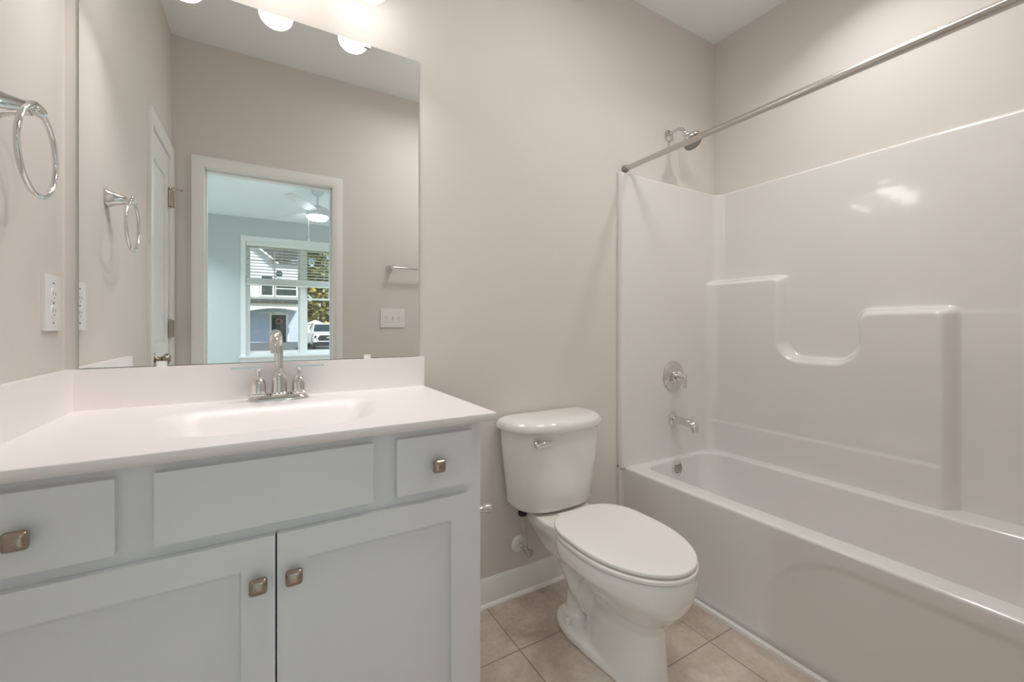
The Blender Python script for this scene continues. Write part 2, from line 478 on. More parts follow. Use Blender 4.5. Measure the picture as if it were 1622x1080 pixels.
for x0, x1, kx in ((0.006, 0.4565, 0.4275), (0.4595, 0.886, 0.4885)):
    bm = BM(); st = 0.057; z0, z1 = 0.125, 0.700
    box(bm, x0, x0+st, YF, FY-0.0005, z0, z1); box(bm, x1-st, x1, YF, FY-0.0005, z0, z1)
    box(bm, x0+st, x1-st, YF, FY-0.0005, z1-st, z1); box(bm, x0+st, x1-st, YF, FY-0.0005, z0, z0+st)
    bmesh.ops.remove_doubles(bm, verts=bm.verts, dist=0.0001)
    o = obj('door', bm, M['cabinet'], v)
    bm = BM(); box(bm, x0+st-0.003, x1-st+0.003, YF+0.010, FY-0.002, z0+st-0.003, z1-st+0.003); obj('inset_panel', bm, M['cabinet'], o)
    knob(o, kx, 0.617)

# countertop with integral basin
ct = thing('vanity_countertop', 'glossy white cultured marble countertop with integral basin on the vanity', 'countertop', (0.47, -0.29, CT-0.02))
KX, KY = 0.944, -0.573
def basin_sdf(x, y):
    yc, hy = -0.325, 0.150
    t = (y-(yc-hy))/(2*hy)                       # 0 front .. 1 back
    hx = 0.178 + 0.068*max(0, min(1, t))**0.8
    r = 0.075
    qx, qy = abs(x-0.472)-(hx-r), abs(y-yc)-(hy-r)
    return math.hypot(max(qx,0), max(qy,0)) + min(max(qx,qy),0) - r
def top_z(x, y):
    s = basin_sdf(x, y)
    if s > 0.018: return CT
    tt = (0.018-s)/0.135
    z = CT - 0.125*(smooth_step(min(1, tt))**0.9) if tt < 1 else CT-0.125
    dd = math.hypot(x-0.472, y+0.322)
    return z - 0.008*max(0, 1-dd/0.16)
bm = BM(); nx, ny = 180, 110; G = []
e = 0.0022
def px_(i): return 0.001+e + (KX-2*e-0.001)*i/nx
def py_(j): return KY+e + (-0.001-KY-e)*j/ny
G = [[bm.verts.new((px_(i), py_(j), top_z(px_(i), py_(j)))) for j in range(ny+1)] for i in range(nx+1)]
for i in range(nx):
    for j in range(ny):
        bm.faces.new((G[i][j], G[i+1][j], G[i+1][j+1], G[i][j+1]))
edge = [G[i][0] for i in range(nx+1)] + [G[nx][j] for j in range(1, ny+1)]
prev = edge
for k in range(1, 5):
    a = PI/2*k/4; off = e*math.sin(a); dz = -e*(1-math.cos(a))
    if k == 4: pass
    cur = []
    for q, vv in enumerate(edge):
        ox = off if (q >= nx) else 0; oy = -off if q <= nx else 0
        cur.append(bm.verts.new((vv.co.x+ox, vv.co.y+oy, vv.co.z+dz)))
    for q in range(len(cur)-1): bm.faces.new((prev[q], prev[q+1], cur[q+1], cur[q]))
    prev = cur
low = [bm.verts.new((p.co.x, p.co.y, CT-0.02)) for p in prev]
for q in range(len(low)-1): bm.faces.new((prev[q], prev[q+1], low[q+1], low[q]))
inn = [bm.verts.new((min(p.co.x, 0.93), max(p.co.y, -0.53), CT-0.02)) for p in low]
for q in range(len(low)-1): bm.faces.new((low[q], low[q+1], inn[q+1], inn[q]))
obj('top', bm, M['marble'], ct, 'all')
obj('backsplash', rbox(0.001, KX, -0.021, -0.001, CT-0.004, 1.002, 0.004, 3), M['marble'], ct, True)
obj('side_splash', rbox(0.001, 0.021, KY+0.004, -0.019, CT-0.004, 1.002, 0.004, 3), M['marble'], ct, True)
bm = BM(); lathe(bm, [(0.024,0.0),(0.024,0.003),(0.02,0.005),(0.017,0.002),(0.004,0.004)], (0.472, -0.322, CT-0.132)); obj('drain', bm, M['chrome'], ct, True)

# faucet
FX, FYy = 0.478, -0.078
f = thing('faucet', 'chrome two-handle gooseneck bathroom faucet behind the sink basin', 'faucet', (FX, FYy, CT))
bm = BM()
def stad(hw, hy, n=10):
    P = []
    for sx in (1, -1):
        for k in range(n+1):
            a = (-PI/2 + PI*k/n) if sx == 1 else (PI/2 + PI*k/n)
            P.append((FX + sx*(hw-hy) + hy*math.cos(a), FYy + hy*math.sin(a)))
    return P
def lerp_st(a, b, n=1): return a
R = []
for hw, hy, z in ((0.081,0.028,0.0003),(0.081,0.028,0.003),(0.078,0.026,0.007),(0.072,0.022,0.014),(0.070,0.020,0.016)):
    R.append([(x, y, CT+z) for x, y in stad(hw, hy)])
rings(bm, R); obj('base_plate', bm, M['chrome'], f, True)
bz = CT+0.016
bm = BM(); lathe(bm, [(0.0255,0),(0.0255,0.004),(0.0215,0.007),(0.0205,0.02),(0.0198,0.045),(0.019,0.056),(0.0165,0.065),(0.0125,0.071),(0.0125,0.0735),(0.0105,0.075)], (FX, FYy, bz)); obj('spout_body', bm, M['chrome'], f, True)
ang = math.radians(9); dv = Vector((-math.sin(ang), -math.cos(ang), 0)); rb = 0.040; zc = 1.103-0.0115-rb
pts = [Vector((FX, FYy, bz+0.07)), Vector((FX, FYy, zc-0.02))] + arc(Vector((FX, FYy, zc)) + dv*rb, rb, PI, 0.0, 20, dv, (0,0,1)) + [Vector((FX, FYy, zc-0.010)) + dv*2*rb]
bm = BM(); tube(bm, pts, 0.0104, 20); lathe(bm, [(0.0114,0),(0.0114,0.012)], pts[-1]+Vector((0,0,-0.004)), (0,0,1), 20); obj('spout', bm, M['chrome'], f, True)
for s in (-1, 1):
    hx = FX + s*0.0525
    bm = BM(); lathe(bm, [(0.0245,0),(0.0245,0.004),(0.0200,0.007),(0.0192,0.025),(0.0185,0.036),(0.0155,0.045),(0.009,0.052),(0.0045,0.057),(0.0042,0.066),(0.008,0.070),(0.0085,0.077)], (hx, FYy, bz))
    h = obj('handle', bm, M['chrome'], f, True)
    a0, a1 = (hx-0.014, hx+0.068) if s > 0 else (hx-0.068, hx+0.014)
    bm = rbox(a0, a1, FYy-0.0045, FYy+0.0045, bz+0.078, bz+0.0835, 0.0015)
    obj('lever', bm, M['chrome'], h, True)

# ------------------------------------------------------------------ mirror
MX0, MX1, MZ0, MZ1 = 0.028, 0.927, 1.004, 2.080
mi = thing('wall_mirror', 'large frameless rectangular mirror on the wall above the vanity', 'mirror', ((MX0+MX1)/2, -0.003, MZ0))
bm = BM(); box(bm, MX0, MX1, -0.0055, -0.0005, MZ0, MZ1)
for fc in bm.faces: fc.material_index = 0 if fc.calc_center_median().y < -0.005 else 1
obj('mirror_glass', bm, M['mirror'], mi, mats=[M['mirror_edge']])
for x in (0.195, 0.745):
    for z, s in ((MZ0, 1), (MZ1, -1)):
        bm = rbox(x-0.011, x+0.011, -0.0105, -0.0058, z-0.002*s, z+0.012*s, 0.002)
        obj('clip', bm, M['clip'], mi, True)

# ------------------------------------------------------------------ vanity light
vl = thing('vanity_light', 'three-light chrome fixture with glowing white glass shades above the mirror', 'lamp', (0.475, -0.02, 2.2))
obj('backplate', rbox(0.175, 0.775, -0.028, -0.001, 2.235, 2.345, 0.006, 3), M['satin'], vl, True)
for x in (0.225, 0.475, 0.725):
    bm = BM(); tube(bm, [(x,-0.025,2.29),(x,-0.09,2.30)] + arc((x,-0.115,2.275), 0.035, PI/2+0.6, 0.05, 8, (0,-1,0), (0,0,1)) + [(x,-0.15,2.262)], 0.008, 12); a_ = obj('arm', bm, M['satin'], vl, True)
    bm = BM(); lathe(bm, [(0.012,0.035),(0.03,0.03),(0.034,0.02),(0.034,0)], (x,-0.15,2.232)); obj('socket_cup', bm, M['satin'], a_, True)
    bm = BM(); prof = [(0.0005,0.0),(0.028,0.0008),(0.039,0.005),(0.047,0.014),(0.0515,0.028),(0.053,0.046),(0.050,0.072),(0.042,0.088),(0.034,0.097)]
    lathe(bm, prof, (x,-0.15,2.141)); so_ = obj('shade', bm, M['shade'], vl, 'all')
    l = bpy.data.lights.new('vanity_bulb', 'AREA'); l.shape = 'DISK'; l.size = 0.06; l.spread = math.radians(118); l.energy = BULB_POWER; l.color = (1.0, 0.965, 0.935)
    lo = bpy.data.objects.new('vanity_bulb', l); C.objects.link(lo); lo.parent = vl; lo.location = (x-0.475, -0.13, 2.1393-2.2)

# ------------------------------------------------------------------ wall plates
pl = thing('wall_outlet', 'white duplex outlet with cover plate on the left wall above the side splash', 'outlet', (0.003, -0.09, 1.1))
obj('cover_plate', rbox(0.0005, 0.007, -0.135, -0.045, 1.102, 1.234, 0.003, 3), M['plate'], pl, True)
for z in (1.148, 1.188):
    bm = BM(); outl = []
    for j in range(24):
        a = 2*PI*j/24; cc, ss = math.cos(a), math.sin(a)
        outl.append((0.017*math.copysign(abs(cc)**0.7, cc), 0.0145*math.copysign(abs(ss)**0.6, ss)))
    rings(bm, [[(0.0068, -0.09+p[0], z+p[1]) for p in outl], [(0.0085, -0.09+p[0]*0.97, z+p[1]*0.97) for p in outl]])
    r_ = obj('receptacle', bm, M['plate'], pl, True)
    bm = BM(); box(bm, 0.0084, 0.0088, -0.0975, -0.0955, z-0.002, z+0.006); box(bm, 0.0084, 0.0088, -0.0845, -0.0825, z-0.002, z+0.006); lathe(bm, [(0.0022,0),(0.0022,0.0004)], (0.0084,-0.09,z-0.0085), (1,0,0), 10); obj('slots', bm, M['slot'], r_)
for z in (1.168, 1.215, 1.121):
    bm = BM(); lathe(bm, [(0.0025,0),(0.002,0.001)], (0.007,-0.09,z), (1,0,0), 10); obj('screw', bm, M['slot'], pl)
sw = thing('light_switch', 'white three-gang toggle switch plate beside the doorway, seen in the mirror', 'switch', (1.227, -D, 1.1))
obj('cover_plate', rbox(1.143, 1.311, -D+0.0005, -D+0.007, 1.105, 1.235, 0.003, 3), M['plate'], sw, True)
for k in range(3):
    x = 1.181 + 0.046*k
    bm = BM(); box(bm, x-0.005, x+0.005, -D+0.006, -D+0.0075, 1.157, 1.183); box(bm, x-0.004, x+0.004, -D+0.0075, -D+0.017, 1.172, 1.180); obj('toggle', bm, M['seat'], sw)

# towel ring (left wall)
ry, rz = -0.350, 1.528
tr_ = thing('towel_ring', 'chrome towel ring on the left wall above the outlet', 'towel ring', (0, ry, rz))
R = []
for dx, s in ((0.0005,0.0265),(0.004,0.027),(0.007,0.0255),(0.012,0.022),(0.025,0.0185),(0.045,0.014),(0.054,0.0125)):
    r = []
    for j in range(28):
        a = 2*PI*j/28; cc, ss = math.cos(a), math.sin(a); e_ = 0.4 if s > 0.02 else 0.7
        r.append((dx, ry + s*math.copysign(abs(cc)**e_, cc), rz + s*math.copysign(abs(ss)**e_, ss)))
    R.append(r)
bm = BM(); rings(bm, R); obj('post', bm, M['chrome'], tr_, True)
bm = BM(); lathe(bm, [(0.006,-0.018),(0.0105,-0.016),(0.0115,-0.006),(0.0115,0.006),(0.0105,0.016),(0.006,0.018)], (0.062, ry, rz), (0,1,0), 20); obj('pivot', bm, M['chrome'], tr_, True)
bm = BM(); tube(bm, arc((0.064, ry, rz-0.082), 0.082, 0, 2*PI*47/48, 47, (0,1,0), (0,0,1)), 0.0048, 12, closed=True); obj('ring', bm, M['chrome'], tr_, 'all')

# towel bar (front wall, seen in the mirror)
tb = thing('towel_bar', 'chrome towel bar on the doorway wall above the switch, seen in the mirror', 'towel bar', (1.44, -D, 1.5))
for x in (1.205, 1.68):
    bm = BM(); lathe(bm, [(0.024,0.0005),(0.024,0.005),(0.016,0.012),(0.012,0.03),(0.012,0.058),(0.013,0.066),(0.012,0.074)], (x, -D, 1.517), (0,1,0), 20); obj('post', bm, M['chrome'], tb, True)
bm = BM(); tube(bm, [(1.205,-D+0.062,1.517),(1.68,-D+0.062,1.517)], 0.0075, 14); obj('bar', bm, M['chrome'], tb, True)

# paper holder on the vanity side
ph = thing('toilet_paper_holder', 'chrome paper holder post mounted on the side of the vanity', 'paper holder', (CX1, -0.39, 0.6))
for y in (-0.462, -0.312):
    bm = BM(); lathe(bm, [(0.021,0.0005),(0.021,0.004),(0.014,0.010),(0.009,0.02),(0.009,0.042),(0.0125,0.05),(0.0125,0.062),(0.009,0.068)], (CX1, y, 0.607), (1,0,0), 20); obj('post', bm, M['chrome'], ph, True)
bm = BM(); tube(bm, [(CX1+0.055,-0.462,0.607),(CX1+0.055,-0.312,0.607)], 0.0085, 14); obj('roller', bm, M['chrome'], ph, True)

# ------------------------------------------------------------------ toilet
TX = 1.472
to = thing('toilet', 'white two-piece elongated toilet with closed lid between vanity and tub', 'toilet', (TX, -0.4, 0))
def sup(cx, yc, hw, hl, z, e=2.0, n=40, front=1.0):
    P = []
    for j in range(n):
        a = 2*PI*j/n; c_, s_ = math.cos(a), math.sin(a)
        P.append((cx + hw*math.copysign(abs(c_)**(2/e), c_), yc + hl*math.copysign(abs(s_)**(2/e), s_), z))
    return P
def egg(hw, yb, yf, z, eb=4.5, n=48, wid=0.55, ef=2.0):
    """seat outline: squarish back at yb, rounded front at yf, widest at fraction wid from the front"""
    ym = yf + (yb-yf)*wid; P = []
    for j in range(n):
        a = 2*PI*j/n; c_, s_ = math.cos(a), math.sin(a)
        if s_ >= 0: e_ = 2/eb; P.append((TX + hw*(1-0.26*abs(s_)**1.5)*math.copysign(abs(c_)**e_, c_), ym + (yb-ym)*abs(s_)**e_, z))
        else: P.append((TX + hw*math.copysign(abs(c_)**(2/ef), c_), ym + (yf-ym)*abs(s_)**(2/ef), z))
    return P
bm = BM()
# foot plate with rounded rear end
def foot(hw, hl, z): return [(TX + (p[0]-TX)*(1 + 0.16*max(0, min(1, (p[1]+0.50)/0.2))), p[1], z) for p in sup(TX, -0.412, hw, hl, z, 2.9)]
rings(bm, [foot(0.094, 0.230, 0.0), foot(0.094, 0.230, 0.020), foot(0.091, 0.227, 0.030), foot(0.080, 0.215, 0.036)])
# pedestal and bowl
secs = [(0.0,-0.486,0.092,0.158,2.6),(0.05,-0.488,0.087,0.152,2.5),(0.12,-0.496,0.082,0.142,2.4),(0.18,-0.504,0.080,0.136,2.3),(0.215,-0.505,0.088,0.152,2.2),(0.245,-0.505,0.110,0.182,2.1),(0.275,-0.503,0.136,0.208,2.1),(0.305,-0.502,0.157,0.224,2.1),(0.325,-0.500,0.168,0.230,2.1)]
R = [sup(TX, yc, hw, hl, z, e_) for z, yc, hw, hl, e_ in secs]
rings(bm, R)
rings(bm, [egg(0.168,-0.262,-0.728,0.318), egg(0.178,-0.258,-0.733,0.330), egg(0.180,-0.255,-0.735,0.350), egg(0.178,-0.255,-0.733,0.376), egg(0.172,-0.258,-0.728,0.384)])
# rear deck that carries the tank
rings(bm, [sup(TX, -0.205, 0.085, 0.13, 0.24, 3), sup(TX, -0.175, 0.105, 0.148, 0.30, 3.4), sup(TX, -0.165, 0.128, 0.150, 0.345, 4), sup(TX, -0.165, 0.132, 0.150, 0.380, 4)])
# trapway
tube(bm, [(TX,-0.45,0.20),(TX,-0.39,0.165),(TX,-0.345,0.150),(TX,-0.29,0.16),(TX,-0.265,0.215),(TX,-0.225,0.26),(TX,-0.2,0.30)], [0.062,0.072,0.079,0.068,0.076,0.078,0.08], 20)
tube(bm, [(TX,-0.25,0.0),(TX,-0.25,0.09),(TX,-0.26,0.15)], [0.048,0.044,0.05], 20)
bw = obj('bowl', bm, M['porcelain'], to, 'all')
rm = bw.modifiers.new('blend', 'REMESH'); rm.mode = 'VOXEL'; rm.voxel_size = 0.004; rm.use_smooth_shade = True
sm = bw.modifiers.new('soften', 'SMOOTH'); sm.factor = 0.5; sm.iterations = 22
for s in (-1, 1):
    bm = BM(); lathe(bm, [(0.0125,0),(0.0125,0.014),(0.010,0.021),(0.004,0.0245)], (TX+s*0.083, -0.294, 0.034), (0,0,1), 20)
    if s < 0: pass
    obj('bolt_cap', bm, M['porcelain'], to, True)
bm = BM(); slab(bm, [(p[0], p[1]) for p in egg(0.183, -0.262, -0.738, 0)], 0.3865, 0.4015, 0.005, 4); obj('seat', bm, M['seat'], to, 'all')
bm = BM(); slab(bm, [(p[0], p[1]) for p in egg(0.180, -0.248, -0.735, 0)], 0.4055, 0.4195, 0.005, 4, dome=0.002); ld = obj('seat_lid', bm, M['seat'], to, True)
for s in (-1, 1):
    bm = rbox(TX+s*0.07-0.016, TX+s*0.07+0.016, -0.262, -0.232, 0.383, 0.409, 0.005, 3); obj('hinge', bm, M['seat'], to, True)
# tank (D-shaped)
def dsh(hw, yb, yf, z, n=56, e_=2.6):
    P = []
    ym = yb - 0.035
    for j in range(n):
        a = 2*PI*j/n; c_, s_ = math.cos(a), math.sin(a)
        if s_ >= 0: P.append((TX + hw*math.copysign(abs(c_)**(2/7), c_), ym + (yb-ym)*abs(s_)**(2/7), z))
        else: P.append((TX + hw*math.copysign(abs(c_)**(2/e_), c_), ym + (yf-ym)*abs(s_)**(2/e_), z))
    return P
bm = BM(); R = []
for z, hw, yf in ((0.383,0.150,-0.150),(0.386,0.168,-0.172),(0.396,0.181,-0.186),(0.412,0.187,-0.192),(0.50,0.197,-0.198),(0.60,0.209,-0.204),(0.698,0.218,-0.208),(0.706,0.218,-0.208)):
    R.append(dsh(hw, -0.018, yf, z))
rings(bm, R); obj('tank', bm, M['porcelain'], to, True)
bm = BM(); R = []
for z, k in ((0.704,0.010),(0.706,0.002),(0.712,-0.001),(0.728,0.000),(0.738,0.006),(0.746,0.018),(0.751,0.036),(0.7535,0.06),(0.755,0.11)):
    R.append(dsh(0.232-k, -0.010-k*0.25, -0.222+k, z))
rings(bm, R); obj('tank_lid', bm, M['porcelain'], to, 'all')
bm = BM(); lathe(bm, [(0.014,0),(0.013,0.006),(0.009,0.010),(0.008,0.018)], (1.322, -0.192, 0.668), (-0.12,-1,0), 20)
R = []
for k in range(9):
    t_ = k/8; x = 1.308 + 0.068*t_; hh = 0.006 + 0.004*math.sin(PI*min(1, t_*1.1)); 
    R.append([(x, -0.213 + 0.005*math.cos(2*PI*j/12) - 0.004*t_, 0.667 + 0.006*t_ + hh*math.sin(2*PI*j/12)) for j in range(12)])
rings(bm, R); obj('flush_lever', bm, M['chrome'], to, True)

# water supply
ws = thing('water_supply_valve', 'chrome stop valve with white escutcheon and hose below the toilet tank', 'valve', (1.345, 0, 0.15))
bm = BM(); lathe(bm, [(0.034,0.0005),(0.033,0.005),(0.022,0.010),(0.012,0.012),(0.0105,0.012)], (1.358, 0, 0.203), (0,-1,0), 28); obj('escutcheon', bm, M['plate'], ws, True)
bm = BM(); lathe(bm, [(0.008,0.01),(0.008,0.05),(0.011,0.05),(0.011,0.072)], (1.358, 0, 0.203), (0,-1,0), 16)
lathe(bm, [(0.010,-0.012),(0.010,0.010),(0.0075,0.012),(0.0075,0.022)], (1.358, -0.062, 0.203), (0,0,1), 16)
lathe(bm, [(0.006,0),(0.006,0.014)], (1.358,-0.072,0.203), (0,-1,0), 12); obj('valve_body', bm, M['chrome'], ws, True)
bm = BM(); lathe(bm, [(0.010,0),(0.016,0.002),(0.016,0.007),(0.010,0.009)], (1.358,-0.084,0.203), (0,-1,0), 18); obj('valve_handle', bm, M['satin'], ws, True)
bm = BM(); tube(bm, [(1.358,-0.062,0.222),(1.356,-0.063,0.25),(1.338,-0.072,0.30),(1.324,-0.085,0.345),(1.322,-0.09,0.368)], 0.0062, 12); obj('supply_hose', bm, M['hose'], ws, True)
bm = BM(); lathe(bm, [(0.012,0),(0.018,0.004),(0.018,0.016),(0.012,0.018)], (1.322,-0.09,0.363), (0,0,1), 12); obj('coupling_nut', bm, M['rubber'], ws)

# ------------------------------------------------------------------ tub and surround (one moulded unit)
tu = thing('tub_shower_unit', 'glossy white moulded bathtub with tall shower surround in the alcove', 'bathtub', (2.3, -0.75, 0))
AX = 1.945; RZ = 0.43; YB = -0.004; YE = -1.49
bm = BM()
def apron_x(y, z):
    r = 0.30; y1, z1 = -0.66, 0.385
    # a shallow recess with one big rounded corner
    qy, qz = (y-y1), (z-z1)
    cy, cz = y1-r, z1-r
    if y > cy and z > cz: s = math.hypot(y-cy, z-cz)-r
    else: s = max(qy, qz)
    dd = 0.0045*smooth_step((-s)/0.022)
    return AX + dd + 0.010*(1-min(1, z/0.4))
ny_, nz_ = 220, 60
rows = []
for k in range(nz_+1):
    z = 0.0 + (RZ-0.011)*k/nz_
    rows.append([(apron_x(YB+(YE-YB)*j/ny_, z), YB+(YE-YB)*j/ny_, z) for j in range(ny_+1)])
for k in range(1, 6):
    a = PI/2*k/5; rows.append([(AX+0.011*(1-math.cos(a)), YB+(YE-YB)*j/ny_, RZ-0.011+0.011*math.sin(a)) for j in range(ny_+1)])
rings(bm, rows, closed=False)
def rr(x0, x1, y0, y1, r, z, n=12, sub=24):
    P = []
    cs = ((x1-r, y1-r, 0), (x0+r, y1-r, PI/2), (x0+r, y0+r, PI), (x1-r, y0+r, 3*PI/2))
    for i, (cx, cy, a0) in enumerate(cs):
        for k in range(n+1):
            a = a0 + PI/2*k/n; P.append(Vector((cx + r*math.cos(a), cy + r*math.sin(a), z)))
        nxt = cs[(i+1) % 4]; a = nxt[2]; q = Vector((nxt[0]+r*math.cos(a), nxt[1]+r*math.sin(a), z)); p = P[-1]
        for k in range(1, sub): P.append(p.lerp(q, k/sub))
    return P
ox0, ox1, oy0, oy1 = AX+0.011, W-0.004, YE, YB
ix0, ix1, iy0, iy1 = 2.032, 2.548, -1.40, -0.062
R = [rr(ox0, ox1, oy0, oy1, 0.0015, RZ), rr(ix0-0.012, ix1+0.012, iy0-0.012, iy1+0.012, 0.10, RZ)]
for k in range(1, 6):
    a = PI/2*k/5; o_ = 0.012*(1-math.sin(a)); R.append(rr(ix0-o_, ix1+o_, iy0-o_, iy1+o_, 0.10, RZ-0.012*(1-math.cos(a))))
def inset(t): return t
for z, i_, end in ((0.36,0.006,0.012),(0.28,0.014,0.03),(0.20,0.024,0.05),(0.15,0.036,0.066),(0.115,0.058,0.09),(0.10,0.09,0.12)):
    R.append(rr(ix0+i_, ix1-i_, iy0+end*3.2, iy1-end*0.55, 0.11, z))
R.append(rr(ix0+0.2, ix1-0.2, iy0+0.5, iy1-0.25, 0.05, 0.092))
rings(bm, R, cap0=False)
# flange strip against the wall beside the apron
box(bm, 1.921, 1.95, -0.016, -0.0005, 0.0, 0.44)
tub = obj('tub', bm, M['acrylic'], tu, True)

# surround shell: plan profile swept up, right wall carries the moulded shelves
XB = 2.672; Y0 = -0.030; YE2 = -1.468; STOP = 1.862; B = 0.066
def smin(a, b, k):
    h = max(k-abs(a-b), 0)/k
    return min(a, b) - h*h*k*0.25
def smax(a, b, k): return -smin(-a, -b, k)
def rboxsdf(y, z, y0, y1, z0, z1, r):
    cy, cz = (y0+y1)/2, (z0+z1)/2
    qy, qz = abs(y-cy)-((y1-y0)/2-r), abs(z-cz)-((z1-z0)/2-r)
    return math.hypot(max(qy,0), max(qz,0)) + min(max(qy,qz),0) - r
def relief(y, z):
    # outline of the raised block (negative inside)
    big = rboxsdf(y, z, -1.000, 0.5, -0.5, 1.363, 0.03)
    cut = rboxsdf(y, z, -0.702, -0.405, 0.962, 2.4, 0.085)
    hi = rboxsdf(y, z, -2.2, -0.55, 1.184, 2.4, 0.004)
    s = smax(big, -smin(cut, hi, 0.045), 0.03)
    wd = 0.028 + 0.012*smooth_step((-0.93-y)/0.05)*smooth_step((1.17-z)/0.03)
    h = B*math.sin(PI/2*max(0.0, min(1.0, (-s+0.004)/wd)))
    ins = smooth_step(-s/0.03)
    h += 0.004*smooth_step((0.598-z)/0.016)*ins
    if y < -0.99: h += 0.0025*smooth_step((1.178-z)/0.02)*(1-ins)
    return h
bm = BM(); nzs = 230; rows = []
zl = [RZ-0.002 + (STOP-0.014-RZ+0.002)*k/nzs for k in range(nzs+1)]
lev = [(z, 0.0) for z in zl]
for k in range(1, 7):
    a = PI/2*k/6; lev.append((STOP-0.014+0.014*math.sin(a), 0.026*(1-math.cos(a))))
def plan(z, off):
    P = []
    # left flange turning onto the back panel
    yb = Y0 + off
    P += [(1.921, -0.001), (1.921, max(-0.008, yb) if off else -0.008)]
    for k in range(1, 6):
        a = PI/2*k/5; P.append((1.921 + 0.020*(1-math.cos(a)), min(-0.001, -0.010 + (yb+0.010)*math.sin(a)) if yb < -0.010 else yb))
    hr = relief(-0.09, z); xr = XB + min(off, 0.016) - hr; r = 0.055
    xe = xr - r
    for k in range(1, 31): P.append((1.941 + (xe-1.941)*k/30, yb))
    for k in range(1, 13):
        a = PI/2*k/12; P.append((xe + r*math.sin(a), yb - r*(1-math.cos(a))))
    ys = -0.030 - r; N = 210; ye = YE2 + 0.05
    for k in range(1, N+1):
        y = ys + (ye-ys)*k/N + off*(1-k/N); P.append((XB + min(off, 0.016) - relief(y, z), y))
    xq = P[-1][0]
    for k in range(1, 9):
        a = PI/2*k/8; P.append((xq - 0.05*(1-math.cos(a)), ye - 0.05*math.sin(a) - off*math.sin(a)))
    for k in range(1, 11): P.append((xq-0.05 + (1.921-xq+0.05)*k/10, ye-0.05-off))
    return P
rows = [[(x, y, z) for x, y in plan(z, off)] for z, off in lev]
rings(bm, rows, closed=False)
obj('surround', bm, M['acrylic'], tu, 'all')

# overflow plate on the tub end
ov = Vector((2.275, -0.062, 0.380))
bm = BM(); ax = Vector((0,-1,0.10)); lathe(bm, [(0.040,0),(0.040,0.004),(0.036,0.009),(0.030,0.011),(0.002,0.013)], ov, ax, 32)
oc = obj('overflow_cover', bm, M['chrome'], tu, True)
bm = BM()
for k in range(5):
    z = -0.018 + 0.009*k; hw = math.sqrt(max(0.027**2 - z*z, 0))
    box(bm, ov.x-hw, ov.x+hw, ov.y-0.0142, ov.y-0.010, ov.z+z-0.0018, ov.z+z+0.0018)
obj('slots', bm, M['slot'], oc)

# shower fixtures
SX = 2.292
sh = thing('wall_shower', 'chrome shower head on a curved arm above the surround', 'shower head', (SX, 0, 2.12))
bm = BM(); lathe(bm, [(0.030,0.0005),(0.029,0.005),(0.018,0.010),(0.011,0.011)], (SX, 0, 2.122), (0,-1,0), 28); obj('escutcheon', bm, M['chrome'], sh, True)
p = [(SX,-0.004,2.122),(SX,-0.035,2.132),(SX,-0.062,2.135),(SX,-0.085,2.124),(SX,-0.100,2.104),(SX,-0.107,2.088)]
bm = BM(); tube(bm, p, 0.0085, 14); obj('arm', bm, M['chrome'], sh, 'all')
ax = Vector((0,-0.62,-0.78)).normalized(); o0 = Vector((SX,-0.105,2.092))
bm = BM(); lathe(bm, [(0.010,0),(0.016,0.004),(0.017,0.014),(0.015,0.018),(0.026,0.028),(0.044,0.050),(0.051,0.060),(0.052,0.067),(0.050,0.072),(0.047,0.073)], o0, ax, 32); obj('head', bm, M['chrome'], sh, True)
d_, a_, b_ = frame_of(ax)
bm = BM(); lathe(bm, [(0.0465,0.0725),(0.0465,0.0745),(0.002,0.0755)], o0, ax, 32)
for rr_, n in ((0.010,6),(0.021,12),(0.032,18),(0.042,24)):
    for k in range(n):
        q = o0 + d_*0.074 + a_*(rr_*math.cos(2*PI*k/n)) + b_*(rr_*math.sin(2*PI*k/n)); lathe(bm, [(0.0018,0),(0.0014,0.003)], q, ax, 6)
obj('nozzle_face', bm, mat('nozzle_grey', s2l(150, 148, 146), 0.5), sh, True)

va = thing('shower_valve', 'round chrome shower valve with lever handle on the surround', 'shower valve', (SX, Y0, 0.85))
bm = BM(); lathe(bm, [(0.078,0.0005),(0.078,0.003),(0.072,0.007),(0.040,0.013),(0.034,0.014)], (SX, Y0, 0.852), (0,-1,0), 40); obj('escutcheon', bm, M['chrome'], va, True)
bm = BM(); lathe(bm, [(0.030,0.012),(0.030,0.022),(0.024,0.026),(0.024,0.030),(0.027,0.031),(0.027,0.040),(0.016,0.052),(0.012,0.056),(0.012,0.072),(0.010,0.075)], (SX, Y0, 0.852), (0,-1,0), 32); vh = obj('handle', bm, M['chrome'], va, True)
bm = rbox(SX-0.006, SX+0.006, Y0-0.077, Y0-0.067, 0.795, 0.866, 0.003, 3); obj('lever', bm, M['chrome'], vh, True)
sp = thing('tub_spout', 'chrome tub spout with diverter knob below the shower valve', 'tub spout', (SX, Y0, 0.6))
bm = BM(); lathe(bm, [(0.034,0.0005),(0.034,0.005),(0.028,0.010),(0.020,0.012)], (SX, Y0, 0.625), (0,-1,0), 32); obj('escutcheon', bm, M['chrome'], sp, True)
bm = BM(); pts = [(SX,Y0-0.005,0.625),(SX,Y0-0.05,0.625),(SX,Y0-0.10,0.621),(SX,Y0-0.118,0.616),(SX,Y0-0.128,0.603),(SX,Y0-0.130,0.585)]
tube(bm, pts, [0.019,0.019,0.020,0.0205,0.019,0.017], 20); obj('spout_body', bm, M['chrome'], sp, True)
bm = BM(); lathe(bm, [(0.003,0),(0.003,0.018),(0.0065,0.019),(0.0065,0.026),(0.003,0.028)], (SX,Y0-0.116,0.632), (0,0,1), 14); obj('diverter_knob', bm, M['chrome'], sp, True)

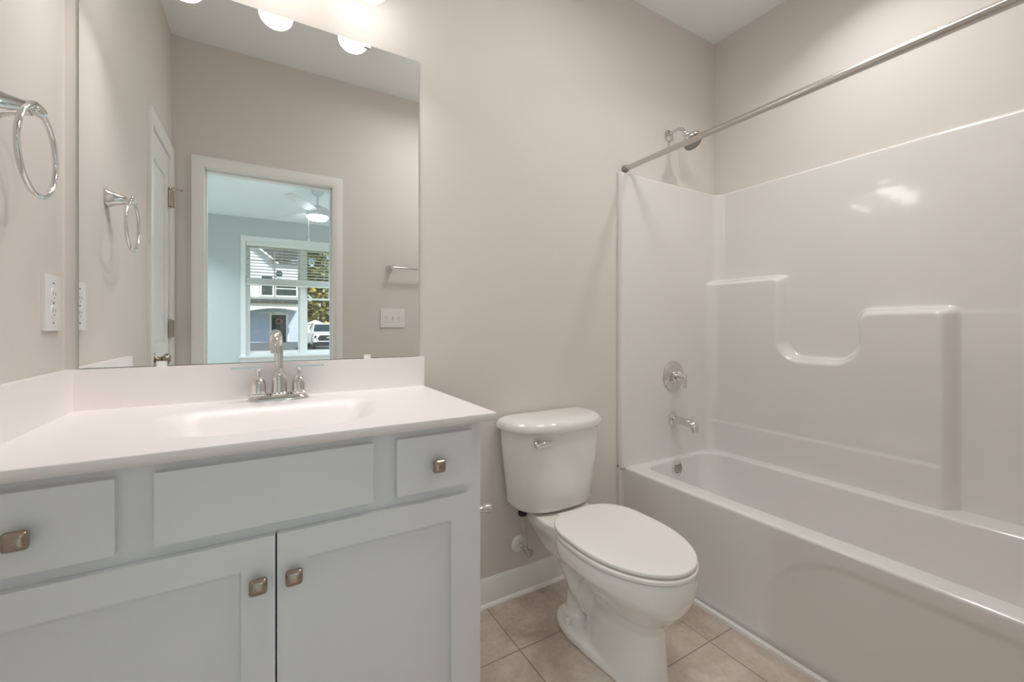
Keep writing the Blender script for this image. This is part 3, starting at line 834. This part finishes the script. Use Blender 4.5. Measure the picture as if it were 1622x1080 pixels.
# curtain rod
ro = thing('shower_rod', 'straight satin chrome shower curtain rod spanning above the tub', 'curtain rod', (1.968, -0.75, 1.86))
bm = BM(); tube(bm, [(1.968,-0.002,1.884),(1.968,-0.80,1.884)], 0.0125, 20); obj('outer_tube', bm, M['satin'], ro, True)
bm = BM(); tube(bm, [(1.968,-0.70,1.884),(1.968,-D+0.002,1.884)], 0.0138, 20); obj('inner_tube', bm, M['satin'], ro, True)
for y, d_s in ((-0.0005,-1),(-D+0.0005,1)):
    bm = BM(); lathe(bm, [(0.0175,0),(0.0175,0.012),(0.0155,0.022),(0.014,0.024)], (1.968, y, 1.884), (0,d_s,0), 24); obj('end_cap', bm, M['nickel'], ro, True)

# ------------------------------------------------------------------ recessed light fixtures
def downlight(x, y, z, power, col, label, name='recessed_light', lens=None, cat='lamp', r=0.075):
    t_ = thing(name, label, cat, (x, y, z))
    bm = BM(); lathe(bm, [(r,0.0),(r+0.022,0.0),(r+0.022,-0.004),(r+0.006,-0.009),(r,-0.009),(r,0.0)], (x, y, z-0.0005), (0,0,1), 40)
    obj('trim_ring', bm, M['ceiling'], t_, True)
    bm = BM(); lathe(bm, [(r-0.001,-0.0005),(r-0.001,-0.003),(0.002,-0.0035)], (x, y, z), (0,0,1), 32); obj('lens', bm, lens or M['lens'], t_, True)
    l = bpy.data.lights.new('downlight', 'AREA'); l.shape = 'DISK'; l.size = 2*r-0.01; l.energy = power; l.color = col; l.spread = math.radians(126)
    lo = bpy.data.objects.new('downlight_lamp', l); C.objects.link(lo); lo.parent = t_; lo.location = (0, 0, -0.012)
    return t_
downlight(2.27, -0.80, H, TUB_POWER, (1.0, 0.985, 0.975), 'recessed ceiling light above the bathtub')

dm = thing('added_fill_light', 'large round fill light added on the bathroom ceiling, out of view', 'lamp', (1.50, -0.85, H))  # added unseen lamp, lifts the overall light in the bathroom
bm = BM(); lathe(bm, [(0.21,-0.0005),(0.21,-0.022),(0.20,-0.026)], (1.50, -0.85, H), (0,0,1), 48); obj('base', bm, M['satin'], dm, True)
bm = BM(); lathe(bm, [(0.20,-0.026),(0.20,-0.055),(0.19,-0.075),(0.14,-0.088),(0.08,-0.093),(0.002,-0.095)], (1.50, -0.85, H), (0,0,1), 48); obj('shade', bm, M['dome'], dm, True)
l = bpy.data.lights.new('fill_lamp', 'AREA'); l.shape = 'DISK'; l.size = 0.38; l.energy = FILL_POWER; l.color = (1.0, 0.995, 0.985)
lo = bpy.data.objects.new('fill_lamp', l); C.objects.link(lo); lo.parent = dm; lo.location = (0, 0, -0.10)

# ------------------------------------------------------------------ bedroom beyond the doorway (seen in the mirror)
bm = BM(); box(bm, BX0-0.1, BX1+0.1, BY-0.15, -D-T, -0.1, 0); struct('floor_bedroom', bm, M['carpet'], 'carpet floor of the bedroom beyond the doorway')
bm = BM(); box(bm, BX0-0.1, BX1+0.1, BY-0.15, -D, H, H+0.1); struct('ceiling_bedroom', bm, M['ceiling'], 'white bedroom ceiling seen in the mirror')
bm = BM(); box(bm, BX0-0.1, BX0, BY, -D-T, 0, H); struct('wall_bedroom_left', bm, M['bed_wall'])
bm = BM(); box(bm, BX1, BX1+0.1, BY, -D-T, 0, H); struct('wall_bedroom_right', bm, M['bed_wall'])
bm = BM(); box(bm, BX0, -0.15, -D-T, -D, 0, H); box(bm, W+0.1, BX1, -D-T, -D, 0, H); struct('wall_bedroom_near', bm, M['bed_wall'])
WX0, WX1, WZ0, WZ1 = 0.225, 1.775, 0.665, 2.375
bm = BM(); box(bm, BX0-0.1, WX0, BY-0.15, BY, 0, H); box(bm, WX1, BX1+0.1, BY-0.15, BY, 0, H); box(bm, WX0, WX1, BY-0.15, BY, 0, WZ0); box(bm, WX0, WX1, BY-0.15, BY, WZ1, H)
struct('wall_bedroom_window', bm, M['bed_wall'], 'bedroom wall with the window, seen in the mirror')
w1 = sem('window_1', 'double white sash window of the bedroom, seen in the mirror', (1.0, BY, WZ0))
bm = BM()
c0 = 0.062
box(bm, WX0-c0, WX0, BY, BY+0.018, WZ0-0.02, WZ1+0.088); box(bm, WX1, WX1+c0, BY, BY+0.018, WZ0-0.02, WZ1+0.088); box(bm, WX0, WX1, BY, BY+0.018, WZ1, WZ1+0.088)
box(bm, WX0-c0-0.02, WX1+c0+0.02, BY, BY+0.05, WZ0-0.025, WZ0); box(bm, WX0-c0, WX1+c0, BY, BY+0.015, WZ0-0.10, WZ0-0.025)
obj('casing', bm, M['trim'], w1)
bm = BM(); xm0, xm1 = 0.955, 1.038
y0, y1 = BY-0.14, BY-0.03
box(bm, WX0, WX0+0.03, y0, y1, WZ0, WZ1); box(bm, WX1-0.03, WX1, y0, y1, WZ0, WZ1); box(bm, xm0, xm1, y0, y1, WZ0, WZ1)
for a0, a1 in ((WX0+0.03, xm0), (xm1, WX1-0.03)):
    box(bm, a0, a1, y0, y1, WZ0, WZ0+0.03); box(bm, a0, a1, y0, y1, WZ1-0.03, WZ1)
obj('frame', bm, M['trim'], w1)
for a0, a1 in ((WX0+0.03, xm0), (xm1, WX1-0.03)):
    for z0, z1, yy, mu in ((WZ0+0.03, 1.56, BY-0.075, False), (1.53, WZ1-0.03, BY-0.115, True)):
        bm = BM(); s_ = 0.026
        box(bm, a0, a0+s_, yy-0.015, yy+0.015, z0, z1); box(bm, a1-s_, a1, yy-0.015, yy+0.015, z0, z1)
        box(bm, a0+s_, a1-s_, yy-0.015, yy+0.015, z0, z0+(0.035 if not mu else 0.03)); box(bm, a0+s_, a1-s_, yy-0.015, yy+0.015, z1-0.03, z1)
        if mu: box(bm, (a0+a1)/2-0.009, (a0+a1)/2+0.009, yy-0.01, yy+0.01, z0, z1)
        so = obj('sash', bm, M['trim'], w1)
        bm = BM(); box(bm, a0+s_-0.004, a1-s_+0.004, yy-0.003, yy+0.003, z0+0.025, z1-0.025); obj('pane', bm, M['glass'], so)
# blind
bl = thing('window_blind', 'white two-inch horizontal slat blind half raised over the bedroom window', 'blind', (1.0, BY, 1.74))
obj('headrail', rbox(WX0+0.006, WX1-0.006, BY-0.028, BY+0.03, WZ1-0.055, WZ1-0.002, 0.003), M['blind'], bl, True)
bm = BM(); z = WZ1-0.085
while z > 1.83:
    rings(bm, [[(x, BY+0.024, z-0.008), (x, BY+0.001, z+0.002), (x, BY-0.022, z+0.009), (x, BY-0.022, z+0.0115), (x, BY+0.001, z+0.0045), (x, BY+0.024, z-0.005)] for x in (WX0+0.012, WX1-0.012)])
    z -= 0.046
obj('slats', bm, M['blind'], bl)
bm = BM(); z = 1.752
for k in range(13): box(bm, WX0+0.012, WX1-0.012, BY-0.024, BY+0.026, z+k*0.0055, z+k*0.0055+0.0038)
obj('slat_stack', bm, M['blind'], bl)
obj('bottom_rail', rbox(WX0+0.010, WX1-0.010, BY-0.026, BY+0.028, 1.728, 1.748, 0.003), M['blind'], bl, True)
for x in (WX0+0.18, WX1-0.18, 0.70, 1.30):
    bm = BM(); tube(bm, [(x, BY+0.028, 1.74), (x, BY+0.028, WZ1-0.05)], 0.0012, 6); obj('ladder_cord', bm, M['blind'], bl)

# ceiling fan
FX_, FY_ = 1.01, -4.06
fa = thing('ceiling_fan', 'white ceiling fan with round light in the bedroom, seen in the mirror', 'fan', (FX_, FY_, H))
bm = BM(); lathe(bm, [(0.075,-0.0005),(0.074,-0.02),(0.055,-0.055),(0.022,-0.075)], (FX_, FY_, H)); obj('canopy', bm, M['fan'], fa, True)
bm = BM(); lathe(bm, [(0.013,-0.06),(0.013,-0.20)], (FX_, FY_, H), n=16); obj('downrod', bm, M['fan'], fa, True)
bm = BM(); lathe(bm, [(0.02,-0.175),(0.05,-0.195),(0.105,-0.215),(0.125,-0.235),(0.125,-0.285),(0.118,-0.315)], (FX_, FY_, H), n=40); obj('motor_housing', bm, M['fan'], fa, True)
bm = BM(); lathe(bm, [(0.116,-0.316),(0.115,-0.332),(0.095,-0.352),(0.05,-0.362),(0.002,-0.365)], (FX_, FY_, H), n=40); obj('light_bowl', bm, M['fan_glass'], fa, True)
for k, a in enumerate((math.radians(119), math.radians(-122), math.radians(-2))):
    bm = BM(); ca, sa = math.cos(a), math.sin(a); R = []
    for q, (t_, w_) in enumerate(((0.10,0.045),(0.2,0.06),(0.35,0.066),(0.55,0.06),(0.68,0.052),(0.715,0.03))):
        r = []
        for (ww, zz) in ((-w_,0.008),(w_,-0.010),(w_,-0.016),(-w_,0.002)):
            r.append((FX_ + ca*t_ - sa*ww, FY_ + sa*t_ + ca*ww, H-0.262+zz))
        R.append(r)
    rings(bm, R); obj('blade', bm, M['fan'], fa)
bm = BM(); tube(bm, [(FX_-0.10,FY_+0.02,H-0.30),(FX_-0.10,FY_+0.02,H-0.60)], 0.0022, 6); lathe(bm, [(0.003,0),(0.007,0.01),(0.003,0.03)], (FX_-0.10,FY_+0.02,H-0.63), n=10); obj('pull_chain', bm, M['fan'], fa)
for x, y, w_ in ((-0.9, -2.7, 'left of the doorway'), (2.2, -2.7, 'right of the doorway'), (-0.9, -4.9, 'left of the window'), (2.2, -4.9, 'right of the window')):  # lamps added out of view to brighten the bedroom
    downlight(x, y, H, BEDROOM_FILL_POWER, (0.74, 0.90, 1.0), 'added out-of-view fill light in the bedroom ceiling ' + w_, lens=M['lens_cool'])

# ------------------------------------------------------------------ outdoors (seen through the bedroom window in the mirror)
GZ = -0.45
bm = BM(); box(bm, -60, 60, -110, BY-0.15, GZ-0.2, GZ); struct('ground', bm, M['lawn'], 'dry lawn outside the bedroom window')
bm = BM(); box(bm, -60, 60, -22, -15, GZ, GZ+0.01); struct('road', bm, M['concrete'])
bm = BM(); box(bm, 2.95, 6.2, -36, -22, GZ, GZ+0.012); struct('driveway', bm, M['concrete'])
HY = -30.0
ho = thing('house', 'white two-storey house with arched porch across the street', 'house', (-1.5, HY-3, GZ))
def siding(bm, x0, x1, y, z0, z1, step=0.18, t=0.02):
    z = z0
    while z < z1-0.001:
        zt = min(z+step, z1)
        rings(bm, [[(x, y, z), (x, y+t, z), (x, y+0.004, zt), (x, y, zt)] for x in (x0, x1)]); z = zt
bm = BM()
box(bm, -7.5, 2.75, HY-9, HY-1.8, GZ, 2.6); box(bm, -7.5, 2.75, HY-9, HY-0.02, 2.6, 5.3); box(bm, -7.5, -0.45, HY-1.8, HY-0.02, GZ, 2.6)
siding(bm, -7.5, 2.75, HY-0.02, 2.6, 5.3); siding(bm, -7.5, -0.45, HY-0.02, GZ, 2.6)
obj('upper_wall', bm, M['siding'], ho)
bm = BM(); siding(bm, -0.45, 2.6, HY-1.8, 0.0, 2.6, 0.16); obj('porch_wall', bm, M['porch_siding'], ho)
bm = BM(); box(bm, -0.45, 2.9, HY-1.8, HY+0.2, GZ, -0.02); obj('porch_slab', bm, M['slab_shadow'], ho)
# gable with triangular front
bm = BM(); rings(bm, [[(-6.1, y, 5.3), (1.08, y, 5.3), (-2.5, y, 8.28)] for y in (HY+0.05, HY-4)]); obj('gable', bm, M['siding'], ho)
bm = BM()
for s_ in (1, -1):
    e0 = Vector((-2.5 + s_*3.85, 0, 5.08)); e1 = Vector((-2.5, 0, 8.30))
    rings(bm, [[(e0.x, y, e0.z), (e0.x, y, e0.z+0.14), (e1.x, y, e1.z+0.14), (e1.x, y, e1.z)] for y in (HY+0.35, HY-4.5)])
obj('gable_roof', bm, M['house_trim'], ho)
bm = BM(); rings(bm, [[(x, HY+0.35, 5.25), (x, HY+0.35, 5.38), (x, HY-4.6, 9.0), (x, HY-9.4, 5.38), (x, HY-9.4, 5.25)] for x in (1.02, 3.05)])
rings(bm, [[(x, HY-0.10, 5.55), (x, HY-0.10, 5.70), (x, HY-4.6, 9.0), (x, HY-9.4, 5.38), (x, HY-9.4, 5.25)] for x in (-7.9, 1.02)]); obj('main_roof', bm, M['shingle'], ho)
bm = BM(); rings(bm, [[(x, HY+0.45, 2.58), (x, HY+0.45, 2.64), (x, HY-0.02, 2.90), (x, HY-0.02, 2.58)] for x in (-0.9, 3.0)]); obj('porch_roof', bm, M['shingle'], ho)
bm = BM(); top = []; n = 24
xs = [-0.30 + 2.95*i/n for i in range(n+1)]
pts = [(x, 2.06 + 0.20*math.sin(PI*i/n)) for i, x in enumerate(xs)]
rings(bm, [[(x, y, z) for x, z in pts] + [(x, y, 2.60) for x in xs[::-1]] for y in (HY+0.25, HY+0.05)])
box(bm, -0.55, -0.25, HY+0.02, HY+0.28, -0.02, 2.6); box(bm, 2.60, 2.88, HY+0.02, HY+0.28, -0.02, 2.6)
obj('porch_arch', bm, M['house_trim'], ho)
def hwin(x0, x1, z0, z1, y=HY+0.02):
    bm = BM(); box(bm, x0-0.1, x1+0.1, y-0.02, y+0.03, z0-0.1, z0); box(bm, x0-0.1, x1+0.1, y-0.02, y+0.03, z1, z1+0.1); box(bm, x0-0.1, x0, y-0.02, y+0.03, z0, z1); box(bm, x1, x1+0.1, y-0.02, y+0.03, z0, z1); box(bm, x0, x1, y-0.01, y+0.02, (z0+z1)/2-0.03, (z0+z1)/2+0.03)
    w_ = obj('window', bm, M['house_trim'], ho); bm = BM(); box(bm, x0, x1, y-0.02, y+0.01, z0, z1); obj('pane', bm, M['pane_dark'], w_)
hwin(0.42, 1.02, 3.10, 4.35); hwin(1.22, 2.40, 3.10, 4.0); hwin(-3.1, -1.9, 3.1, 4.4); hwin(-3.1, -1.9, 0.7, 2.0)
bm = BM(); lathe(bm, [(0.26,0),(0.26,0.05),(0.21,0.05),(0.21,0.02)], (1.40, HY+0.0, 4.50), (0,1,0), 24); vt = obj('round_vent', bm, M['house_trim'], ho)
bm = BM(); lathe(bm, [(0.21,0),(0.21,0.035)], (1.40, HY+0.0, 4.50), (0,1,0), 24); obj('louvre', bm, M['pane_dark'], vt)
bm = BM(); box(bm, 1.0, 1.87, HY-1.8, HY-1.74, 0.0, 1.86); dr = obj('front_door', bm, M['door_dark'], ho)
bm = BM(); tube(bm, arc((1.43, HY-1.72, 1.42), 0.17, 0, 2*PI*23/24, 23, (1,0,0), (0,0,1)), 0.05, 8, closed=True); tag(obj('door_wreath', bm, M['wreath'], None, True), 'round twig wreath on the dark front door of the house', 'wreath')
bm = BM(); box(bm, 0.86, 1.0, HY-1.8, HY-1.72, 0, 2.0); box(bm, 1.87, 2.01, HY-1.8, HY-1.72, 0, 2.0)
rings(bm, [[(1.0 + 0.87*i/12, y, 1.88) for i in range(13)] + [(1.0 + 0.87*i/12, y, 1.90 + 0.20*math.sin(PI*i/12)) for i in range(12, -1, -1)] for y in (HY-1.8, HY-1.72)])
obj('door_surround', bm, M['house_trim'], ho)

# parked pickup, facing the window
CXc, CYc = 4.05, -27.3
ca = thing('pickup_truck', 'white pickup truck parked in the driveway beside the white house', 'truck', (CXc, CYc-2.6, GZ))
def cbox(R_, name, m, parent=ca, smooth=True):
    bm = BM(); rings(bm, R_); bevel_all(bm, 0.03, 2, 0.5); return obj(name, bm, m, parent, smooth)
def sect(y, hw_b, hw_t, z0, z1): return [(CXc-hw_b, y, GZ+z0), (CXc+hw_b, y, GZ+z0), (CXc+hw_b, y, GZ+(z0+z1)/2), (CXc+hw_t, y, GZ+z1), (CXc-hw_t, y, GZ+z1), (CXc-hw_b, y, GZ+(z0+z1)/2)]
cbox([sect(CYc, 0.86, 0.80, 0.55, 0.98), sect(CYc-0.12, 0.93, 0.84, 0.42, 1.10), sect(CYc-1.2, 0.95, 0.84, 0.40, 1.16), sect(CYc-3.4, 0.95, 0.9, 0.40, 1.16), sect(CYc-5.3, 0.93, 0.9, 0.50, 1.16)], 'body', M['car_paint'])
cbox([sect(CYc-1.15, 0.84, 0.82, 1.12, 1.17), sect(CYc-1.85, 0.80, 0.66, 1.12, 1.72), sect(CYc-3.2, 0.80, 0.66, 1.12, 1.74), sect(CYc-3.5, 0.82, 0.74, 1.12, 1.2)], 'cab', M['car_paint'])
bm = BM(); rings(bm, [[(CXc-0.76, CYc-1.19+d, GZ+1.20), (CXc+0.76, CYc-1.19+d, GZ+1.20), (CXc+0.63, CYc-1.77+d, GZ+1.66), (CXc-0.63, CYc-1.77+d, GZ+1.66)] for d in (0.0, 0.05)]); obj('windscreen', bm, M['pane_dark'], ca)
bm = BM(); rings(bm, [[(CXc-0.55, CYc+d, GZ+0.62), (CXc+0.55, CYc+d, GZ+0.62), (CXc+0.64, CYc+d, GZ+0.80), (CXc+0.50, CYc+d, GZ+0.97), (CXc-0.50, CYc+d, GZ+0.97), (CXc-0.64, CYc+d, GZ+0.80)] for d in (-0.02, 0.03)]); gr = obj('grille', bm, M['black'], ca)
bm = BM(); R = [(CXc-0.56, GZ+0.60), (CXc+0.56, GZ+0.60), (CXc+0.67, GZ+0.80), (CXc+0.52, GZ+1.0), (CXc-0.52, GZ+1.0), (CXc-0.67, GZ+0.80)]
tube(bm, [(x, CYc+0.035, z) for x, z in R], 0.03, 6, closed=True); obj('grille_surround', bm, M['car_paint'], gr)
bm = BM(); rings(bm, [[(CXc+0.13*math.cos(2*PI*j/20), CYc+d, GZ+0.83+0.055*math.sin(2*PI*j/20)) for j in range(20)] for d in (0.03, 0.05)]); obj('emblem', bm, M['satin'], gr)
bm = BM(); box(bm, CXc-0.90, CXc+0.90, CYc-0.18, CYc+0.05, GZ+0.30, GZ+0.56); bevel_all(bm, 0.04, 2); obj('bumper', bm, M['black'], ca, True)
for s_ in (-1, 1):
    bm = BM(); box(bm, CXc+s_*0.80-0.10, CXc+s_*0.80+0.10, CYc-0.16, CYc+0.0, GZ+0.80, GZ+0.96); obj('headlight', bm, M['plate'], ca)
    bm = BM(); box(bm, CXc+s_*1.0-0.08, CXc+s_*1.0+0.08, CYc-1.5, CYc-1.35, GZ+1.12, GZ+1.30); obj('side_mirror', bm, M['car_paint'], ca)
    for yy in (CYc-0.95, CYc-4.3):
        bm = BM(); lathe(bm, [(0.2,-0.13),(0.37,-0.12),(0.39,0),(0.37,0.12),(0.2,0.13)], (CXc+s_*0.80, yy, GZ+0.402), (1,0,0), 24); obj('wheel', bm, M['tyre'], ca, True)
# pale shed in the woods
shd = thing('shed', 'small white shed among the pine trunks behind the truck', 'shed', (4.3, -38.6, GZ))
bm = BM(); box(bm, 3.75, 5.0, -39.4, -38, GZ, 1.30); obj('wall', bm, M['sun_wall'], shd)
bm = BM(); rings(bm, [[(3.65, y, 1.30), (5.10, y, 1.30), (4.375, y, 1.62)] for y in (-37.9, -39.5)]); obj('roof', bm, M['house_trim'], shd)

# pines
def pine(x, y, h, seed, lab):
    rnd = random.Random(seed)
    t_ = thing('pine_tree', lab, 'tree', (x, y, GZ), 'pine trees behind the house')
    bm = BM(); rb_ = 0.14 + 0.05*rnd.random(); px, py = x, y
    pts = [(x + 0.15*math.sin(k*1.3+seed), y + 0.1*math.cos(k+seed), GZ + h*k/6) for k in range(7)]
    tube(bm, pts, [rb_*(1-0.13*k) for k in range(7)], 9); tr_o = obj('trunk', bm, M['bark'], t_, 'all')
    bm = BM()
    for k in range(620):
        zf = rnd.random()**0.75; z = GZ + h*(0.12 + 0.9*zf); r_ = (0.95*(1-zf)**0.6 + 0.2)*math.sqrt(rnd.random()); a = rnd.random()*2*PI
        c_ = Vector((x + r_*math.cos(a), y + r_*math.sin(a), z - 0.2*r_)); s_ = 0.16 + 0.22*rnd.random()
        n_ = Vector((rnd.gauss(0,1), rnd.gauss(0,1), rnd.gauss(0,1))).normalized(); d0, u_, v_ = frame_of(n_)
        vs = [bm.verts.new(c_ + u_*s_*math.cos(q) + v_*s_*0.55*math.sin(q)) for q in (0, 1.6, 3.1, 4.6)]
        bm.faces.new(vs)
    me_o = obj('crown', bm, M['needles'], t_)
    return t_
rnd = random.Random(3)
spots = [(3.0 + 2.9*(i % 5) + (1.4 if (i//5) % 2 else 0.0) + rnd.uniform(-0.1, 0.1), -46.5 - 2.9*(i//5), 13 + 5*rnd.random()) for i in range(15)]
for i, (x, y, h) in enumerate(spots): pine(x, y, h, i*7+1, 'tall sunlit pine tree standing behind the white house and shed')
bm = BM(); rnd = random.Random(11)
for k in range(2600):
    x = rnd.uniform(-8, 22); y = rnd.uniform(-62, -54); z = GZ + 8.5*rnd.random()**1.2; s_ = rnd.uniform(0.3, 0.8)
    n_ = Vector((rnd.gauss(0,1), rnd.gauss(0,1)+0.8, rnd.gauss(0,1))).normalized(); d0, u_, v_ = frame_of(n_)
    bm.faces.new([bm.verts.new(Vector((x,y,z)) + u_*s_*math.cos(q) + v_*s_*0.6*math.sin(q)) for q in (0, 1.6, 3.1, 4.6)])
tag(obj('woods', bm, M['brush']), 'golden brown woodland undergrowth far behind the pine trees', 'undergrowth', kind='stuff')
